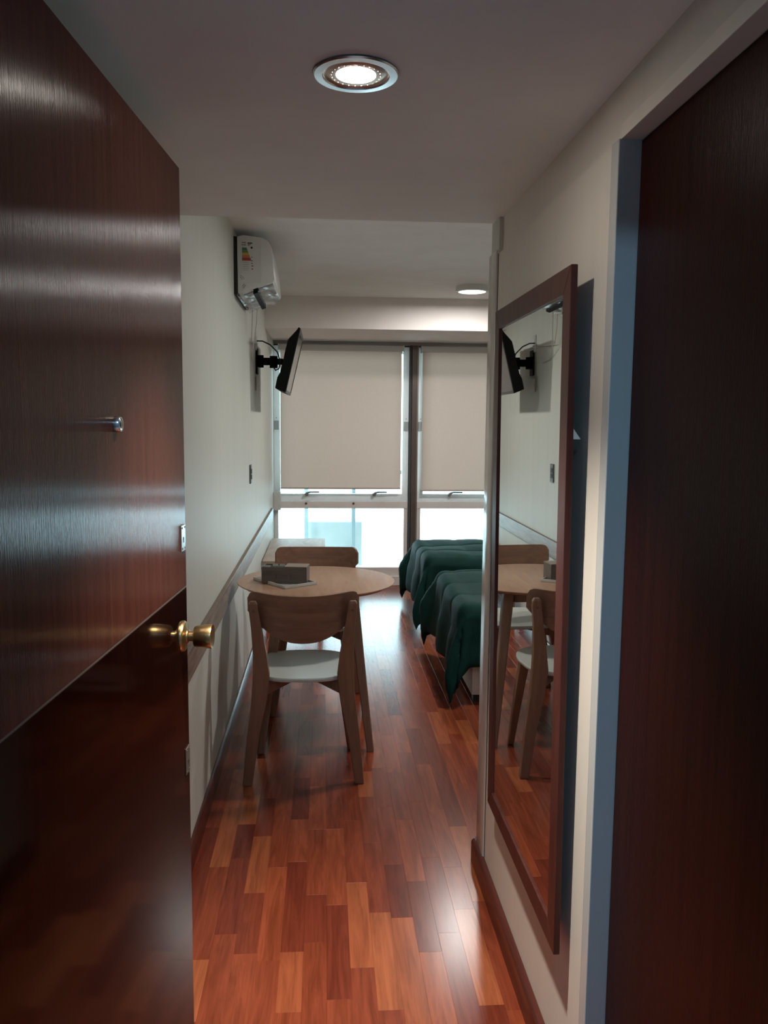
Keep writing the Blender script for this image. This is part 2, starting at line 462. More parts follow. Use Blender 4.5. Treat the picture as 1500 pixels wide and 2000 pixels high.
hl = thing('hallway_fill', 'added cool fill lamp standing in for hallway daylight', 'ceiling light', (0.1, -0.35, 2.45))  # added unseen fixture, stands in for cool daylight from the hallway
MB().lathe([(0.17, 0), (0.17, -0.03), (0.16, -0.035)], n=40).build('rim', M['white_plastic'], hl, smooth=True)
MB().lathe([(0.155, -0.034), (0.15, -0.042), (0.05, -0.046)], n=40).build('diffuser', M['fill_cool'], hl, smooth=True)
lamp('hallway_fill_light', 'AREA', (0, 0, -0.06), 13.5, (0.38, 0.70, 1.0), hl, shape='DISK', size=0.3)

# ------------------------------------------------------------------ entry door (open, on the left)
HP = Vector((-0.368, 0.88, 0)); FE = Vector((-0.302, 1.802, 0))
dang = math.atan2(FE.y - HP.y, FE.x - HP.x)
DW = (FE - HP).length
d1 = sempty('door_1', HP, dang, 'mahogany entry door standing open on the left')
# local: x along the door from hinge to edge, -y is the visible face (faces the passage)
ZS = 1.135
MB().box(0, DW, 0.0, 0.038, 0.008, ZS - 0.0015).build('lower_panel', M['veneer_gloss'], d1, bevel=0.0015)['label'] = 'smooth lacquered lower part of the door'
MB().box(0, DW, 0.0, 0.038, ZS + 0.0015, 2.02).build('upper_panel', M['veneer_grain'], d1, bevel=0.0015)['label'] = 'grained upper part of the door'
MB().box(0.001, DW - 0.001, 0.0006, 0.037, ZS - 0.002, ZS + 0.002).build('joint', M['seam'], d1)
def escutcheon(x0, x1, z0, z1, mat, y=-0.0025):
    p = MB().box(x0, x1, y, 0.0, z0, z1).build('lock_plate', mat, d1, bevel=0.0008)
    for (fx, fz) in ((0.2, 0.1), (0.8, 0.1), (0.2, 0.9), (0.8, 0.9)):
        MB().lathe([(0.0024, 0), (0.0024, -0.0008)], (x0 + fx * (x1 - x0), y, z0 + fz * (z1 - z0)), axis=1, n=10).build('screw', M['old_plate'], p)
    kx, kz = (x0 + x1) / 2, z0 + 0.45 * (z1 - z0)
    MB().lathe([(0.0032, 0), (0.0032, -0.0006)], (kx, y, kz + 0.002), axis=1, n=12).box(kx - 0.0016, kx + 0.0016, y - 0.0006, y, kz - 0.007, kz + 0.001).build('keyhole', M['black'], p)
    return p
escutcheon(DW - 0.046, DW - 0.012, 1.218, 1.274, M['bright_plate'])['label'] = 'bright steel plate with a keyhole'
escutcheon(DW - 0.038, DW - 0.006, 0.716, 0.776, M['old_plate'])['label'] = 'dull lower plate with a keyhole'
# knob
kx, kz = DW - 0.042, 1.033
kn = MB().lathe([(0.0335, 0.0), (0.0335, -0.003), (0.031, -0.0065), (0.019, -0.009), (0.0150, -0.010), (0.0145, -0.013), (0.0110, -0.015), (0.0110, -0.026)], (kx, 0, kz), axis=1, n=40).build('rosette', M['brass'], d1, smooth=True)
MB().lathe([(0.013, -0.024), (0.021, -0.026), (0.0235, -0.030), (0.0255, -0.052), (0.0262, -0.0625), (0.0255, -0.0645), (0.020, -0.062), (0.004, -0.0605)], (kx, 0, kz), axis=1, n=44).build('knob', M['brass'], kn, smooth=True)
# peephole
px = (1.35 - HP.y) / math.sin(dang)
ph = MB().lathe([(0.0125, 0.0), (0.0125, -0.008), (0.0115, -0.0095), (0.0095, -0.0097), (0.0080, -0.0085), (0.0055, -0.0085)], (px, 0, 1.491), axis=1, n=28).build('peephole', M['steel'], d1, smooth=True)
MB().lathe([(0.0055, -0.0084), (0.003, -0.0094), (0.0008, -0.0097)], (px, 0, 1.491), axis=1, n=20).build('lens', M['black'], ph, smooth=True)
for z in (0.25, 1.05, 1.8):
    MB().lathe([(0.006, z - 0.05), (0.006, z + 0.05)], (-0.004, 0.005, 0), n=12).build('hinge', M['brass'], d1, smooth=True)

# ------------------------------------------------------------------ side door on the right (closed, set back in the wall)
d2 = sempty('door_2', (0.566, 1.495, 0), 0, 'dark wooden door set back in the right wall')
MB().box(0, 0.035, -0.63, -0.003, 0.006, 2.003).build('panel', M['veneer_dark'], d2, bevel=0.001)
struct(MB().box(XR - 0.0005, 0.62, 1.494, 1.5297, 0, 2.006).build('trim_4', M['jamb_paint'], bevel=0.002), 'glossy bluish jamb of the right door')
struct(MB().box(XR + 0.003, 0.60, YE, 1.4935, 2.004, 2.03).build('trim_5', M['corridor_paint'], bevel=0.001), 'head lining above the right door')
struct(MB().box(0.605, 0.70, YE, 1.5, 0, 2.1).build('wall_side_room', M['hall_paint']))

# ------------------------------------------------------------------ mirror
ZB, ZT = 0.372, 1.806
mlean = math.asin(0.011 / (ZT - ZB))
mir = thing('wall_mirror', 'tall mirror in a flat dark red wooden frame on the right wall', 'mirror', (0.488, 1.955, ZB))
mir.rotation_euler = (0, -mlean, 0)
hy = 0.355; HM = ZT - ZB; fw = 0.052; ft = 0.014
def rail_prof(mb, a, b, c, d): mb.box(a, b, c, d[0], d[1], d[2])
MB().prism([(-hy, 0), (hy, 0), (hy - fw, fw), (-hy + fw, fw)], 0, 0, ft).build('frame_rail', M['mirror_frame'], mir, bevel=0.0015)
MB().prism([(-hy, HM), (hy, HM), (hy - fw, HM - fw), (-hy + fw, HM - fw)], 0, 0, ft).build('frame_rail', M['mirror_frame'], mir, bevel=0.0015)
for s_ in (-1, 1):
    MB().prism([(s_ * hy, 0), (s_ * hy, HM), (s_ * (hy - fw), HM - fw), (s_ * (hy - fw), fw)], 0, 0, ft).build('frame_stile', M['mirror_frame'], mir, bevel=0.0015)
MB().box(0.005, 0.010, -hy + fw - 0.004, hy - fw + 0.004, fw - 0.004, HM - fw + 0.004).build('glass', M['mirror'], mir)
MB().box(0.0102, 0.0135, -hy + 0.02, hy - 0.02, 0.02, HM - 0.02).build('backing', M['box_wood'], mir)
for zz in (1.095,):
    for s_ in (-1, 1):
        MB().prism([(ft, zz), (0.034, zz), (ft, zz + 0.028)], 1, s_ * (hy - 0.03) - 0.012, s_ * (hy - 0.03) + 0.012).build('spacer', M['frost_white'], mir)

# ------------------------------------------------------------------ ceiling lamps
dl = thing('recessed_downlight', 'round chrome-ringed recessed spotlight in the passage ceiling', 'ceiling light', (0.0555, 1.530, ZC1))
MB().lathe([(0.074, 0.0), (0.0765, -0.003), (0.074, -0.0055), (0.060, -0.006), (0.0575, -0.003), (0.0575, 0.0)], n=56, caps=False).build('ring', M['steel'], dl, smooth=True)
g_ = MB().lathe([(0.0575, -0.0035), (0.054, -0.0015), (0.050, -0.003), (0.046, -0.0045), (0.0355, -0.004)], n=48, caps=False).build('reflector', M['reflector'], dl, smooth=True)
MB().lathe([(0.0355, -0.004), (0.02, -0.0055), (0.002, -0.006)], n=40).build('lens', M['lamp_warm'], dl, smooth=True)
for k in range(24):
    a = 2 * PI * k / 24
    MB().lathe([(0.0018, -0.003), (0.0013, -0.0052), (0.0003, -0.0056)], (0.0445 * math.cos(a), 0.0445 * math.sin(a), 0), n=6).build('facet', M['reflector'], dl, smooth=True)
lamp('spot_light', 'SPOT', (0, 0, -0.02), 158.0, (1.0, 0.91, 0.81), dl, spot_size=rad(78), spot_blend=1.0, shadow_soft_size=0.034)

rl = thing('surface_ceiling_light', 'round white surface-mounted ceiling light near the window beam', 'ceiling light', (1.03, 5.80, ZC2))
MB().lathe([(0.112, 0.0), (0.115, -0.02), (0.112, -0.036), (0.097, -0.040), (0.094, -0.036)], n=56, caps=False).build('rim', M['white_plastic'], rl, smooth=True)
MB().lathe([(0.094, -0.037), (0.05, -0.040), (0.004, -0.041)], n=48).build('diffuser', M['lamp_white'], rl, smooth=True)
lamp('disc_light', 'AREA', (0, 0, -0.05), 19.0, (1.0, 0.98, 0.94), rl, shape='DISK', size=0.18)
r3 = dup(rl, (1.06, 3.72, ZC2), 0, 'round white ceiling light nearer the door, hidden behind the passage wall')
for c_ in r3.children:
    if c_.type == 'LIGHT': c_.data = c_.data.copy(); c_.data.energy = 15.0

# ------------------------------------------------------------------ window
win = sempty('window_1', (0, YW, 0), label='floor-length bronze and white aluminium window behind the roller blinds')
XA, XB = XL + 0.0005, 2.13
def wbox(name, x0, x1, y0, y1, z0, z1, mat, bevel=0.002, parent=win):
    return MB().box(x0, x1, y0, y1, z0, z1).build(name, mat, parent, bevel=bevel)
bays = [(XL + 0.001, 0.763, 'left'), (0.845, 2.046, 'mid')]
wbox('head', XA, XB, -0.06, 0.05, 2.172, 2.2, M['bronze_light'])
wbox('head_seal', XA, XB, -0.02, 0.04, 2.158, 2.173, M['rubber'], 0.001)
wbox('sill', XA, XB, -0.05, 0.06, 0.0, 0.165, M['frame_pink'])
wbox('sill_lip', XA, XB, -0.075, -0.045, 0.0, 0.085, M['frame_pink'])
for (m0, m1) in ((0.757, 0.845), (2.04, 2.13)):
    wbox('mullion', m0 + 0.0285, m1 - 0.014, -0.07, 0.05, 0.05, 2.172, M['bronze'], 0.003)
    wbox('mullion_cheek', m0 + 0.006, m0 + 0.028, -0.055, 0.05, 0.05, 2.172, M['rubber'], 0.002)
    wbox('mullion_cheek', m1 - 0.014, m1, -0.055, 0.05, 0.05, 2.172, M['bronze_light'], 0.002)
for (b0, b1, nm) in bays:
    # opening upper sash
    s0, s1 = b0 + 0.0005, b1 - 0.0005
    f = MB()
    wbox('sash_stile', s0, s0 + 0.055, -0.03, 0.03, 0.775, 2.1575, M['alu'])
    wbox('sash_stile', s1 - 0.055, s1, -0.03, 0.03, 0.775, 2.158, M['alu'])
    wbox('sash_rail', s0 + 0.055, s1 - 0.055, -0.03, 0.03, 2.10, 2.158, M['alu'])
    wbox('sash_rail', s0 + 0.055, s1 - 0.055, -0.03, 0.03, 0.775, 0.84, M['alu'])
    wbox('pane', s0 + 0.05, s1 - 0.05, -0.003, 0.003, 0.83, 2.11, M['pane'], 0)
    wbox('transom', b0, b1, -0.035, 0.04, 0.706, 0.772, M['frame_pink'])
    # fixed lower light
    wbox('lower_stile', b0, b0 + 0.036, -0.03, 0.03, 0.165, 0.706, M['alu'] if nm == 'left' else M['frame_pink'])
    wbox('lower_stile', b1 - 0.036, b1, -0.03, 0.03, 0.165, 0.706, M['frame_pink'])
    wbox('pane', b0 + 0.033, b1 - 0.033, -0.003, 0.003, 0.16, 0.71, M['pane'], 0)
    for zz in (1.46,):
        for xx in (s0 + 0.003, s1 - 0.045):
            h = wbox('hinge_block', xx, xx + 0.042, -0.044, -0.03, zz - 0.045, zz + 0.035, M['grey_plastic'])
            MB().lathe([(0.004, -0.044), (0.004, -0.047)], (xx + 0.02, 0, zz + 0.06), axis=1, n=10).build('screw', M['rubber'], h)
    span = b1 - b0
    for fx in ((0.24, 0.745) if nm == 'left' else (0.25, 0.75)):
        hx = b0 + span * fx
        h = MB().lathe([(0.016, -0.03), (0.016, -0.040), (0.010, -0.045), (0.008, -0.065)], (hx, 0, 0.835), axis=1, n=16).build('latch_boss', M['steel'], win, smooth=True)
        MB().tube([(hx - 0.012, -0.06, 0.832), (hx + 0.005, -0.064, 0.85), (hx + 0.03, -0.066, 0.858), (hx + 0.115, -0.066, 0.858)], [0.013, 0.011, 0.009, 0.008], 10).build('latch_handle', M['dull_steel'], h, smooth=True)
# small white cover at the left end of the transom, and glazing bolts
wbox('corner_cover', XA, XA + 0.062, -0.13, -0.03, 0.70, 0.865, M['white_plastic'], 0.003)
for bx in (-0.163, 0.266):
    MB().lathe([(0.011, -0.035), (0.009, -0.042), (0.003, -0.043)], (bx, 0, 0.752), axis=1, n=14).build('bolt', M['bronze'], win, smooth=True)

# balcony seen through the lower panes
bal = thing('balcony_railing', 'pale metal balcony posts seen through the left lower window pane', 'railing', (0, 8.05, 0))
for bx in (-0.175, 0.29):
    MB().box(bx - 0.019, bx + 0.019, -0.015, 0.015, 0, 0.98).build('post', M['railing'], bal, bevel=0.002)
MB().box(-1.2, 3.2, -0.02, 0.02, 0.98, 1.02).build('handrail', M['railing'], bal, bevel=0.003)
con = thing('condenser_unit', 'pale grey box unit standing on the balcony behind the left window pane', 'appliance', (0.10, 8.25, 0))
MB().box(-0.28, 0.28, -0.13, 0.13, 0.03, 0.50).build('casing', M['condenser'], con, bevel=0.01)
for fx in (-0.2, 0.2):
    MB().box(fx - 0.02, fx + 0.02, -0.12, 0.12, 0, 0.03).build('foot', M['rubber'], con)
struct(MB().box(-1.2, 3.4, YW + 0.1, 8.9, -0.12, -0.02).build('trim_6', M['deck']), 'pale balcony floor outside the window')

# roller blinds
def blind(b0, b1, zbot, label):
    r = thing('roller_blind', label, 'blind', ((b0 + b1) / 2, YW - 0.115, 2.16), 0, 'beige roller blinds on the window')
    h = (b1 - b0) / 2
    MB().box(-h, h, -0.032, 0.032, -0.05, 0.0).build('cassette', M['plate_plastic'], r, bevel=0.006)
    MB().lathe([(0.02, -h + 0.01), (0.02, h - 0.01)], (0, 0, -0.03), axis=0, n=20).build('tube', M['blind'], r, smooth=True)
    f = MB(); nx = 24; nz = 16
    zz = 2.16 - zbot
    vs = [(-h + 0.012 + (2 * h - 0.024) * i / nx, 0.018 + 0.0012 * math.sin(i * 0.9 + j * 0.2), -0.045 - (zz - 0.055) * j / nz) for j in range(nz + 1) for i in range(nx + 1)]
    f.add(vs, [(j * (nx + 1) + i, j * (nx + 1) + i + 1, (j + 1) * (nx + 1) + i + 1, (j + 1) * (nx + 1) + i) for j in range(nz) for i in range(nx)])
    f.build('fabric', M['blind'], r, smooth=True)
    MB().lathe([(0.008, -h + 0.012), (0.008, h - 0.012)], (0, 0.018, -zz + 0.01), axis=0, n=14).build('bottom_bar', M['blind'], r, smooth=True)
    for s_ in (-1, 1):
        MB().box(s_ * (h + 0.001) - 0.004, s_ * (h + 0.001) + 0.004, -0.034, 0.034, -0.056, 0.003).build('bracket', M['white_plastic'], r, bevel=0.001)
    return r
blind(-0.400, 0.700, 0.885, 'wide beige roller blind on the left bay, behind the television')
blind(0.862, 1.99, 0.868, 'beige roller blind on the bay right of the dark mullion')
struct(MB().box(2.1305, XRR, YW - 0.06, YW + 0.15, 0, 2.2).build('wall_window', M['wall_paint']), 'wall pier at the right end of the window')

# ------------------------------------------------------------------ air conditioner
ac = thing('air_conditioner', 'white split air conditioner high on the left wall with an energy label', 'air conditioner', (XL, 4.22, 2.03))
LA = 0.61
prof = [(0.020, 0.098), (0.018, 0.372), (0.05, 0.380), (0.142, 0.368), (0.172, 0.352), (0.187, 0.325), (0.195, 0.26), (0.203, 0.166), (0.196, 0.1533), (0.158, 0.1397), (0.105, 0.1208), (0.05, 0.1011)]
MB().prism(prof, 1, 0.0, LA).build('casing', M['white_plastic'], ac, bevel=0.005, smooth=True)
MB().prism([(0.0, 0.094), (0.0, 0.375), (0.0175, 0.372), (0.0195, 0.098), (0.014, 0.09)], 1, 0.012, LA - 0.01).build('wall_bracket', M['black'], ac)
def under(a, b, y0, y1, t, name, mat, bev=0.0015):
    # slab lying on the sloping underside between x=a and x=b
    za, zb = 0.094 + (a - 0.03) * 0.357, 0.094 + (b - 0.03) * 0.357
    return MB().prism([(a, za - t), (b, zb - t), (b, zb + 0.006), (a, za + 0.006)], 1, y0, y1).build(name, mat, ac, bevel=bev)
under(0.122, 0.193, 0.02, LA - 0.02, 0.005, 'louver', M['grey_plastic'])
under(0.045, 0.094, 0.06, LA - 0.06, 0.004, 'louver', M['grey_plastic'])
under(0.097, 0.119, 0.004, LA - 0.03, 0.024, 'vent_slot', M['matt_black'], 0)
fm = MB(); nf, ng = 12, 16
rf = random.Random(3)
vs = []
for j in range(ng + 1):
    for i in range(nf + 1):
        x_ = 0.022 + 0.18 * i / nf
        vs.append((x_, 0.002 + (LA - 0.004) * j / ng, 0.094 + (x_ - 0.03) * 0.357 - 0.0075 - rf.random() * 0.012))
fm.add(vs, [(j * (nf + 1) + i, j * (nf + 1) + i + 1, (j + 1) * (nf + 1) + i + 1, (j + 1) * (nf + 1) + i) for j in range(ng) for i in range(nf)])
fm.build('plastic_film', M['film'], ac)['label'] = 'crumpled clear protective film'
# energy label
lb = MB().box(0.036, 0.136, -0.0012, 0.0, 0.15, 0.355).build('energy_label', M['label_paper'], ac)
for z0, z1, xa, xb, k in ((0.305, 0.318, 0.095, 0.075, 'bar_green'), (0.293, 0.304, 0.085, 0.0, 'bar_lime'), (0.283, 0.292, 0, 0, 'bar_yellow'), (0.271, 0.282, 0, 0, 'bar_orange'), (0.255, 0.270, 0, 0, 'bar_red')):
    w0 = 0.018 + (0.318 - z0) * 0.37; w1 = 0.018 + (0.318 - z1) * 0.37
    MB().prism([(0.043, z0), (0.043 + w0 + 0.004, z0), (0.043 + w1 + 0.004, z1), (0.043, z1)], 1, -0.0022, -0.0012).build('rating_bar', M[k], lb)
ink = MB()
rl_ = random.Random(5)
for (x0, x1, z) in ((0.042, 0.066, 0.340), (0.042, 0.066, 0.329), (0.072, 0.092, 0.332), (0.072, 0.084, 0.327)):
    for c in range(int((x1 - x0) / 0.0042)):
        ink.box(x0 + c * 0.0042, x0 + c * 0.0042 + rl_.uniform(0.0018, 0.0034), -0.0018, -0.0012, z, z + 0.0042)
ink.box(0.070, 0.094, -0.0018, -0.0012, 0.3375, 0.3425)
ink.lathe([(0.0055, -0.0012), (0.0055, -0.0018)], (0.090, 0, 0.318), axis=1, n=14)
for z in (0.270, 0.253, 0.240, 0.228, 0.213):
    ink.box(0.088, 0.088 + rl_.uniform(0.005, 0.010), -0.0018, -0.0012, z, z + 0.004)
ink.build('printing', M['ink'], lb)['kind'] = 'stuff'
ink = MB()
for z in (0.246, 0.236, 0.226, 0.217, 0.208):
    ink.box(0.047, 0.047 + rl_.uniform(0.025, 0.034), -0.0018, -0.0012, z, z + 0.002)
ink.build('fine_printing', M['ink_pale'], lb)['kind'] = 'stuff'
for (cx, cz, r, a0, a1) in ((0.020, 0.150, 0.034, -55, -20), (0.020, 0.150, 0.026, -50, -15), (0.018, 0.155, 0.030, 20, 75), (0.018, 0.155, 0.022, 25, 70)):
    arc = [(cx + 0.006 + r * math.cos(rad(a0 + (a1 - a0) * k / 8)), -0.0006, cz + 0.0 + r * math.sin(rad(a0 + (a1 - a0) * k / 8))) for k in range(9)]
    MB().tube(arc, 0.0011, 6).build('moulded_arc', M['switch_grey'], ac)
# wires from the unit down to the socket
tag(MB().tube([(XL + 0.040, 4.84, 2.125), (XL + 0.035, 4.86, 2.05), (XL + 0.022, 4.95, 1.96), (XL + 0.012, 5.15, 1.965), (XL + 0.010, 5.38, 1.99), (XL + 0.010, 5.46, 2.0)], 0.003, 6).build('power_cable', M['plate_plastic'], smooth=True),
    'thin pale cable running from the air conditioner down to the wall socket', 'cable')
tag(MB().tube([(XL + 0.065, 4.845, 2.13), (XL + 0.06, 4.865, 2.06), (XL + 0.035, 4.95, 1.94), (XL + 0.012, 5.1, 1.88), (XL + 0.006, 5.28, 1.87)], 0.003, 6).build('drain_hose', M['plate_plastic'], smooth=True),
    'second thin pale hose hanging under the air conditioner, nearer the window', 'cable')

# ------------------------------------------------------------------ television and its wall arm
tv = thing('television', 'small black flat television tilted down on a wall arm, left wall', 'television', (0, 5.2, 1.86))
def pz(lst): return [(x, z - 1.86) for x, z in lst]
body = pz([(-0.243, 1.672), (-0.150, 2.068), (-0.158, 2.075), (-0.172, 2.055), (-0.212, 2.012), (-0.2245, 1.998), (-0.240, 1.94), (-0.258, 1.86), (-0.275, 1.795), (-0.292, 1.765), (-0.306, 1.700), (-0.300, 1.695)])
MB().prism(body, 1, 0.0, 0.70).build('housing', M['matt_black'], tv, bevel=0.002)
# front bezel and screen: along the line (-0.243,1.672)-(-0.150,2.068)
p0 = Vector((-0.243, 1.672 - 1.86)); p1 = Vector((-0.150, 2.068 - 1.86)); dv = (p1 - p0).normalized(); nv = Vector((dv.y, -dv.x))
def tvq(a, b, n0, n1):
    L = (p1 - p0).length
    A = p0 + dv * (a * L); B = p0 + dv * (b * L)
    return [tuple(A + nv * n0), tuple(B + nv * n0), tuple(B + nv * n1), tuple(A + nv * n1)]
MB().prism(tvq(0.0, 0.045, 0.0, 0.004), 1, 0, 0.70).build('bezel', M['dark_plastic'], tv)
MB().prism(tvq(0.96, 1.0, 0.0, 0.004), 1, 0, 0.70).build('bezel', M['dark_plastic'], tv)
MB().prism(tvq(0.0451, 0.9599, 0.0, 0.004), 1, 0, 0.016).build('bezel', M['dark_plastic'], tv)
MB().prism(tvq(0.0451, 0.9599, 0.0, 0.004), 1, 0.684, 0.70).build('bezel', M['dark_plastic'], tv)
MB().prism(tvq(0.0452, 0.9598, 0.0003, 0.0015), 1, 0.0161, 0.6839).build('screen', M['screen'], tv)
AO = Vector((XL, 0.35, 0.025))
def armpart(mb, name, **k):
    o_ = mb.build(name, M['matt_black'], tv, **k); o_.location = AO; return o_
armpart(MB().box(0.0005, 0.012, -0.045, 0.045, -0.085, 0.085), 'wall_plate', bevel=0.004)
armpart(MB().lathe([(0.022, -0.04), (0.022, 0.04)], (0.028, 0, 0), n=18), 'pivot', smooth=True)
armpart(MB().box(0.02, 0.115, -0.018, 0.018, -0.024, 0.024), 'arm_link', bevel=0.005)
armpart(MB().lathe([(0.026, -0.042), (0.026, 0.036)], (0.115, 0, 0), n=18), 'pivot', smooth=True)
armpart(MB().box(0.11, 0.178, -0.015, 0.015, -0.020, 0.020), 'arm_link', bevel=0.004)
armpart(MB().prism([(0.172, -0.055), (0.180, -0.06), (0.204, 0.05), (0.196, 0.056)], 1, -0.05, 0.05), 'mounting_plate', bevel=0.002)
tag(MB().tube([(XL + 0.012, 5.46, 2.01), (XL + 0.05, 5.45, 2.008), (XL + 0.10, 5.44, 1.985), (XL + 0.145, 5.44, 1.94), (XL + 0.165, 5.45, 1.88), (XL + 0.155, 5.47, 1.835), (XL + 0.13, 5.50, 1.825), (XL + 0.115, 5.52, 1.85)], 0.0045, 8).build('television_cable', M['black'], smooth=True),
    'black cable curving from the wall socket to the back of the television', 'cable')
def wallplate(name, label, cat, y, z, h, w, mats, ins):
    o = thing(name, label, cat, (XL, y, z))
    MB().box(0, 0.009, -w / 2, w / 2, -h / 2, h / 2).build('cover', mats[0], o, bevel=0.003)
    for i in range(ins):
        zz = (i - (ins - 1) / 2) * h * 0.3
        MB().box(0.0092, 0.0125, -w * 0.28, w * 0.28, zz - h * 0.12, zz + h * 0.12).build('rocker', mats[1], o, bevel=0.001)
    return o
wallplate('wall_socket', 'pale wall socket plate above the television arm', 'socket', 5.50, 2.01, 0.115, 0.07, (M['plate_plastic'], M['white_plastic']), 2)
wallplate('blank_plate', 'pale blank wall plate below the television arm', 'socket', 5.50, 1.735, 0.09, 0.07, (M['plate_plastic'], M['white_plastic']), 1)
wallplate('wall_switch', 'dark grey light switch on the left wall under the television', 'switch', 5.02, 1.172, 0.115, 0.07, (M['switch_grey'], M['black']), 2)

# ------------------------------------------------------------------ low bench
bn = thing('low_bench', 'low wooden luggage bench along the left wall by the window', 'bench', (-0.215, 6.39, 0))
MB().box(-0.225, 0.225, -0.58, 0.57, 0.47, 0.50).build('top', M['bench_wood'], bn, bevel=0.003)
for sy in (-0.52, 0.52):
    for sx in (-0.18, 0.19):
        MB().box(sx - 0.022, sx + 0.022, sy - 0.022, sy + 0.022, 0, 0.42).build('leg', M['oak'], bn, bevel=0.003)
MB().box(-0.20, 0.21, -0.545, -0.520, 0.415, 0.47).build('apron', M['oak'], bn, bevel=0.002)
MB().box(-0.20, 0.21, 0.520, 0.545, 0.415, 0.47).build('apron', M['oak'], bn, bevel=0.002)
MB().box(0.19, 0.212, -0.52, 0.52, 0.415, 0.47).build('apron', M['oak'], bn, bevel=0.002)

# ------------------------------------------------------------------ table
TC = Vector((-0.036, 3.832, 0))
tb = thing('round_table', 'small round light wood table with splayed legs by the left wall', 'table', TC)
R_ = 0.37
MB().lathe([(R_ - 0.028, 0.731), (R_ - 0.003, 0.744), (R_, 0.7465), (R_ - 0.001, 0.7495), (R_ - 0.003, 0.75)], n=96).build('top', M['oak_top'], tb, smooth=True)
MB().lathe([(R_ - 0.030, 0.7285), (R_ - 0.0275, 0.731)], n=96).build('top_edge', M['table_edge'], tb, smooth=True)
for sx in (-1, 1):
    for sy in (-1, 1):
        rings = []
        for z, cx, cy, w in ((0.0, 0.248, 0.236, 0.0165), (0.35, 0.207, 0.196, 0.0205), (0.62, 0.177, 0.166, 0.024), (0.728, 0.165, 0.154, 0.025)):
            cx *= sx; cy *= sy
            rings.append([(cx - w, cy - w, z), (cx + w, cy - w, z), (cx + w, cy + w, z), (cx - w, cy + w, z)])
        MB().loft(rings).build('leg', M['oak'], tb, bevel=0.005)
for q_ in ((-0.14, 0.14, -0.165, -0.145), (-0.14, 0.14, 0.145, 0.165), (-0.175, -0.155, -0.13, 0.13), (0.155, 0.175, -0.13, 0.13)):
    MB().box(*q_, 0.665, 0.728).build('apron', M['oak'], tb, bevel=0.002)

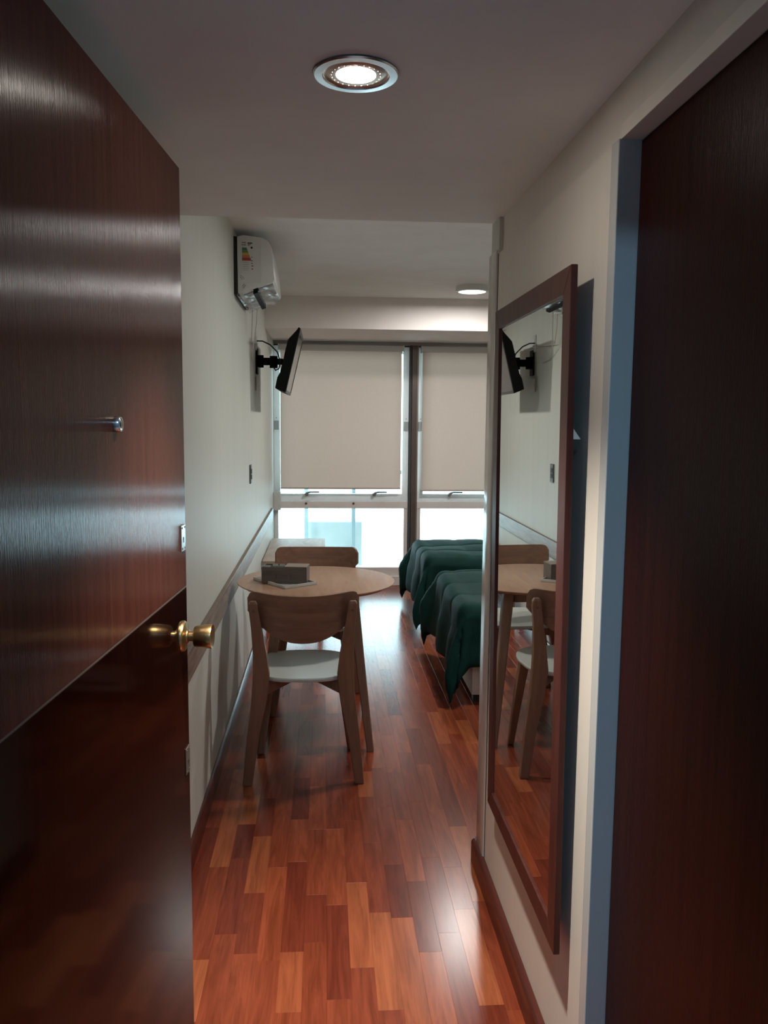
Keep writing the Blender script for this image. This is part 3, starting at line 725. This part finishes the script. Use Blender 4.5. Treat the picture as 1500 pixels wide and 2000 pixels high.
# ------------------------------------------------------------------ chairs (local: sitter faces +y, origin under the seat centre)
def make_chair(label):
    t = thing('dining_chair', label, 'chair', (-0.083, 3.455, 0), 0, 'curved-back wooden chairs at the round table')
    # seat: rounded square shell of white laminate
    prof = []
    n = 64
    def sq(k, s=1.0):
        a = 2 * PI * k / n; c, d = math.cos(a), math.sin(a); e = 2 / 2.7
        wx = 0.208 if d < 0 else 0.212
        return (math.copysign(abs(c) ** e, c) * wx * s, math.copysign(abs(d) ** e, d) * 0.215 * s)
    def seat_z(x, y): return 0.0
    rings = []
    for s_, z in ((0.95, 0.440), (0.985, 0.442), (1.0, 0.449), (0.998, 0.455), (0.985, 0.4585)):
        rings.append([(*sq(k, s_), z) for k in range(n)])
    for s_ in (0.8, 0.55, 0.3, 0.05):
        rings.append([(*sq(k, s_), 0.4585 - 0.006 * (1 - (s_ / 0.985) ** 2)) for k in range(n)])
    MB().loft(rings).build('seat', M['white_lam'], t, smooth=True)
    # backrest: bent panel, flat top edge, D shaped below
    W2 = 0.226; nx = 40; nz = 14; th = 0.012
    def ztop(u):
        a = abs(u); c = 0.035
        z = 0.806 + 0.012 * (u / W2) ** 2
        if a > W2 - c: z -= c - math.sqrt(max(0, c * c - (a - (W2 - c)) ** 2))
        return z
    def zbot(u): return 0.611 + 0.120 * (abs(u) / W2) ** 2.3
    def yb(u, z): return -0.252 + 0.088 * (u / W2) ** 2 - 0.10 * (z - 0.70)
    front, back = [], []
    for i in range(nx + 1):
        u = -W2 + 2 * W2 * i / nx
        u *= 0.9995
        for j in range(nz + 1):
            z = zbot(u) + (ztop(u) - zbot(u)) * j / nz
            slope = 0.176 * u / (W2 * W2)
            nl = math.hypot(1, slope); nx_, ny_ = -slope / nl, 1 / nl
            y = yb(u, z)
            back.append((u, y, z)); front.append((u + nx_ * th, y + ny_ * th, z))
    m_ = MB(); q = nz + 1
    fs = []; K = len(back)
    for i in range(nx):
        for j in range(nz):
            a, b, c, d = i * q + j, (i + 1) * q + j, (i + 1) * q + j + 1, i * q + j + 1
            fs += [(a, b, c, d), (K + a, K + d, K + c, K + b)]
        a, b = i * q, (i + 1) * q; fs.append((a, K + a, K + b, b))
        a, b = i * q + nz, (i + 1) * q + nz; fs.append((a, b, K + b, K + a))
    for j in range(nz):
        a, b = j, j + 1; fs.append((a, b, K + b, K + a))
        a, b = nx * q + j, nx * q + j + 1; fs.append((a, K + a, K + b, b))
    m_.add(back + front, fs)
    m_.build('backrest', M['oak_back'], t, smooth=True)
    # rear legs: sawn boards, wide at seat height
    prof = [(0.0, 0.250, 0.212, -0.178, 0.036), (0.20, 0.232, 0.183, -0.180, 0.034), (0.36, 0.212, 0.150, -0.183, 0.034), (0.47, 0.205, 0.137, -0.187, 0.034),
            (0.56, 0.203, 0.148, -0.194, 0.034), (0.67, 0.208, 0.166, -0.209, 0.031), (0.75, 0.216, 0.178, -0.220, 0.028), (0.772, 0.216, 0.180, -0.2245, 0.026), (0.784, 0.210, 0.187, -0.226, 0.02)]
    for s_ in (-1, 1):
        rings = []
        for z, xo, xi, yc, d in prof:
            y0, y1 = yc - d * 0.62, yc + d * 0.38
            x0, x1 = s_ * xo, s_ * xi
            rings.append([(x0, y0, z), (x1, y0, z), (x1, y1, z), (x0, y1, z)])
        lg = MB().loft(rings).build('leg', M['oak'], t, bevel=0.004, angle=50)
        MB().lathe([(0.005, -0.2365), (0.005, -0.2395)], (s_ * 0.197, 0, 0.745), axis=1, n=12).build('screw_cap', M['table_edge'], lg)
    # front legs
    for s_ in (-1, 1):
        rings = []
        for z, xc, yc, w in ((0.0, 0.205, 0.180, 0.014), (0.22, 0.178, 0.160, 0.018), (0.40, 0.155, 0.142, 0.022), (0.439, 0.150, 0.139, 0.022)):
            xc *= s_
            rings.append([(xc - w, yc - w, z), (xc + w, yc - w, z), (xc + w, yc + w, z), (xc - w, yc + w, z)])
        MB().loft(rings).build('leg', M['oak'], t, bevel=0.004)
    # crossed bearers under the seat
    for s_ in (-1, 1):
        a = Vector((-s_ * 0.165, -0.165, 0)); b = Vector((s_ * 0.140, 0.130, 0)); d = (b - a).normalized(); nrm = Vector((-d.y, d.x, 0)) * 0.011
        r0, r1 = [], []
        zlo = 0.392 if s_ < 0 else 0.394
        rings = []
        for q_, z0 in ((0.0, 0.375), (0.5, 0.408), (1.0, 0.385)):
            p = a.lerp(b, q_)
            rings.append([(p.x - nrm.x, p.y - nrm.y, z0), (p.x + nrm.x, p.y + nrm.y, z0), (p.x + nrm.x, p.y + nrm.y, 0.4405), (p.x - nrm.x, p.y - nrm.y, 0.4405)])
        MB().loft(rings).build('seat_bearer', M['oak'], t, bevel=0.002)
    return t
ch = make_chair('wooden chair with white seat, its back to the camera, nearest the door')
dup(ch, (-0.045, 4.235, 0), PI - rad(2), 'wooden chair on the far side of the round table, facing the door')

# ------------------------------------------------------------------ tray and tea box
ta = math.atan2(0.101, 0.140)
tr = thing('serving_tray', 'thin pale rectangular tray set diagonally on the table', 'tray', (-0.183, 3.778, 0.75), ta)
a_, b_ = 0.0865, 0.137
MB().box(-a_, a_, -b_, b_, 0.0, 0.004).build('base', M['tray_bed'], tr, bevel=0.001)
m_ = MB()
for q0, q1, r0, r1 in ((-a_, a_, -b_, -b_ + 0.006), (-a_, a_, b_ - 0.006, b_), (-a_, -a_ + 0.006, -b_ + 0.006, b_ - 0.006), (a_ - 0.006, a_, -b_ + 0.006, b_ - 0.006)):
    m_.box(q0, q1, r0, r1, 0.003, 0.014)
m_.build('rim', M['tray'], tr, bevel=0.001)
bx = thing('tea_box', 'dark grey-brown wooden box with lids standing on the tray', 'box', (-0.177, 3.768, 0.7545), rad(-8))
L2, D2, H2 = 0.104, 0.046, 0.075
MB().box(-L2, L2, -D2, -D2 + 0.005, 0, H2).build('front_panel', M['box_wood'], bx, bevel=0.0006)
MB().box(-L2, L2, D2 - 0.005, D2, 0, H2).build('back_panel', M['box_wood'], bx, bevel=0.0006)
MB().box(-L2, -L2 + 0.005, -D2 + 0.005, D2 - 0.005, 0, H2).build('side_panel', M['box_wood'], bx)
MB().box(L2 - 0.005, L2, -D2 + 0.005, D2 - 0.005, 0, H2).build('side_panel', M['box_wood'], bx)
MB().box(-L2 + 0.005, L2 - 0.005, -D2 + 0.005, D2 - 0.005, 0.0, 0.004).build('bottom', M['box_wood'], bx)
for q0 in (-0.036, 0.0):
    MB().box(q0 - 0.002, q0 + 0.002, -D2 + 0.005, D2 - 0.005, 0.004, H2 - 0.004).build('divider', M['box_wood'], bx)
MB().box(0.002, L2, -D2, D2, H2, H2 + 0.004).build('lid', M['box_lid'], bx, bevel=0.0006)
for q0 in (-0.086, -0.052, -0.019):
    for k in range(4):
        MB().box(q0 - 0.013, q0 + 0.013, -0.034 + k * 0.018, -0.032 + k * 0.018, 0.004, 0.066 + 0.006 * ((k * 7 + int(q0 * 1000)) % 3)).build('sachet', M['label_paper'] if k % 2 else M['box_lid'], bx)
for q0 in (-0.036, 0.032):
    MB().box(q0 - 0.0009, q0 + 0.0009, -D2 - 0.0004, -D2 + 0.001, 0.022, 0.046).build('slot', M['black'], bx)
MB().box(L2 - 0.001, L2 + 0.0006, -D2 - 0.0006, -D2 + 0.0006, 0, H2).build('joint', M['black'], bx)

# ------------------------------------------------------------------ beds
def bed(y0, y1, x0, label):
    t = thing('single_bed', label, 'bed', (x0, y0, 0), 0, 'single beds at the window')
    w = y1 - y0; Ln = XRR - 0.06 - x0
    MB().box(0.02, Ln, 0.01, w - 0.01, 0.045, 0.27).build('base', M['bed_white'], t, bevel=0.003)
    for fx in (0.06, Ln - 0.06):
        for fy in (0.07, w - 0.07):
            MB().box(fx - 0.025, fx + 0.025, fy - 0.025, fy + 0.025, 0, 0.045).build('foot', M['black'], t)
    for k in range(2):
        a = 0.075 + k * 0.92
        d = MB().box(a, a + 0.86, -0.008, 0.010, 0.105, 0.25).build('drawer', M['bed_white'], t, bevel=0.002)
        MB().box(a, a + 0.86, -0.002, 0.012, 0.082, 0.104).build('finger_slot', M['black'], d)
        MB().box(a - 0.012, a - 0.001, 0.004, 0.0105, 0.08, 0.25).build('shadow_gap', M['black'], t)
    MB().box(0.0, Ln, 0.0, w, 0.275, 0.52).build('mattress', M['mattress'], t, bevel=0.04, seg=3, smooth=True)
    return t
def quilt(y0, y1, x0, label, seed, hf, hs, ztop=0.545):
    """quilted bedspread: a cloth sheet laid over the box, hanging at the foot and at both sides"""
    rq = random.Random(seed)
    xe = XRR - 0.12
    st = 0.02
    us = [x0 - hf + st * i for i in range(int((xe - x0 + hf) / st) + 1)]
    vs_ = [y0 - hs + st * i for i in range(int((y1 - y0 + 2 * hs) / st) + 1)]
    r = 0.055
    ph = [rq.uniform(0, 6.28) for _ in range(8)]
    P = []
    for u in us:
        row = []
        for v in vs_:
            du = max(0.0, x0 - u)
            dv = max(0.0, y0 - v) if v < (y0 + y1) / 2 else max(0.0, v - y1)
            sv = -1 if v < (y0 + y1) / 2 else 1
            d = math.hypot(du, dv)
            cx, cy = max(u, x0), min(max(v, y0), y1)
            z = ztop + 0.012 * math.sin(cx * 5 + ph[0]) * math.sin(cy * 6 + ph[1])
            if d > 0:
                nx, ny = -du / d, sv * dv / d
                th = math.atan2(dv, du)
                if d < r * PI / 2: h, g = r * math.sin(d / r), r * (1 - math.cos(d / r))
                else:
                    e = d - r * PI / 2
                    fl = 0.10 + 0.16 * math.sin(2 * th) ** 2
                    wav = (0.020 * math.sin(cy * 15 + ph[2]) if du > dv else 0.020 * math.sin(cx * 13 + ph[3])) * min(1, e / 0.15)
                    wav += 0.03 * math.sin(th * 8 + ph[4]) * min(1, e / 0.3) * (math.sin(2 * th) ** 2)
                    if sv > 0: wav += 0.07 * math.exp(-((e - 0.16) / 0.11) ** 2) * math.sin(2 * th) ** 2
                    h = r + e * fl + wav; g = r + e * math.sqrt(1 - fl * fl)
                P_ = (cx + nx * h, cy + ny * h, max(0.012, z - g))
            else: P_ = (cx, cy, z)
            row.append(Vector(P_))
        P.append(row)
    # puff between stitch lines, along the sheet's own normal
    out = []
    nu, nv_ = len(us), len(vs_)
    for i in range(nu):
        for j in range(nv_):
            a = P[min(i + 1, nu - 1)][j] - P[max(i - 1, 0)][j]; b = P[i][min(j + 1, nv_ - 1)] - P[i][max(j - 1, 0)]
            n_ = a.cross(b)
            n_ = n_.normalized() if n_.length > 1e-9 else Vector((0, 0, 1))
            qu = abs(math.sin(PI * (us[i] - x0 + hf) / 0.235)); qv = abs(math.sin(PI * (vs_[j] - y0 + hs) / 0.30))
            edge = min(1, i / 2, j / 2, (nv_ - 1 - j) / 2)
            pf = 0.015 * (qu ** 0.3) * (qv ** 0.3) * edge
            p = P[i][j] + n_ * pf
            out.append((p.x, p.y, max(0.012, p.z)))
    m_ = MB().add(out, [(i * nv_ + j, (i + 1) * nv_ + j, (i + 1) * nv_ + j + 1, i * nv_ + j + 1) for i in range(nu - 1) for j in range(nv_ - 1)])
    o = m_.build('bedspread', M['quilt'])
    for p in o.data.polygons: p.use_smooth = True
    so = o.modifiers.new('thickness', 'SOLIDIFY'); so.thickness = 0.010; so.offset = -1
    return tag(o, label, 'bedspread', 'dark green quilted bedspreads')
bed(4.20, 5.08, 0.77, 'white single bed with drawers, nearest the mirror')
quilt(4.20, 5.08, 0.77, 'dark green quilted bedspread on the bed nearest the mirror', 2, 0.42, 0.36)
bed(5.68, 6.52, 0.77, 'white single bed beside the window')
quilt(5.68, 6.52, 0.77, 'dark green quilted bedspread on the bed beside the window', 5, 0.42, 0.36)
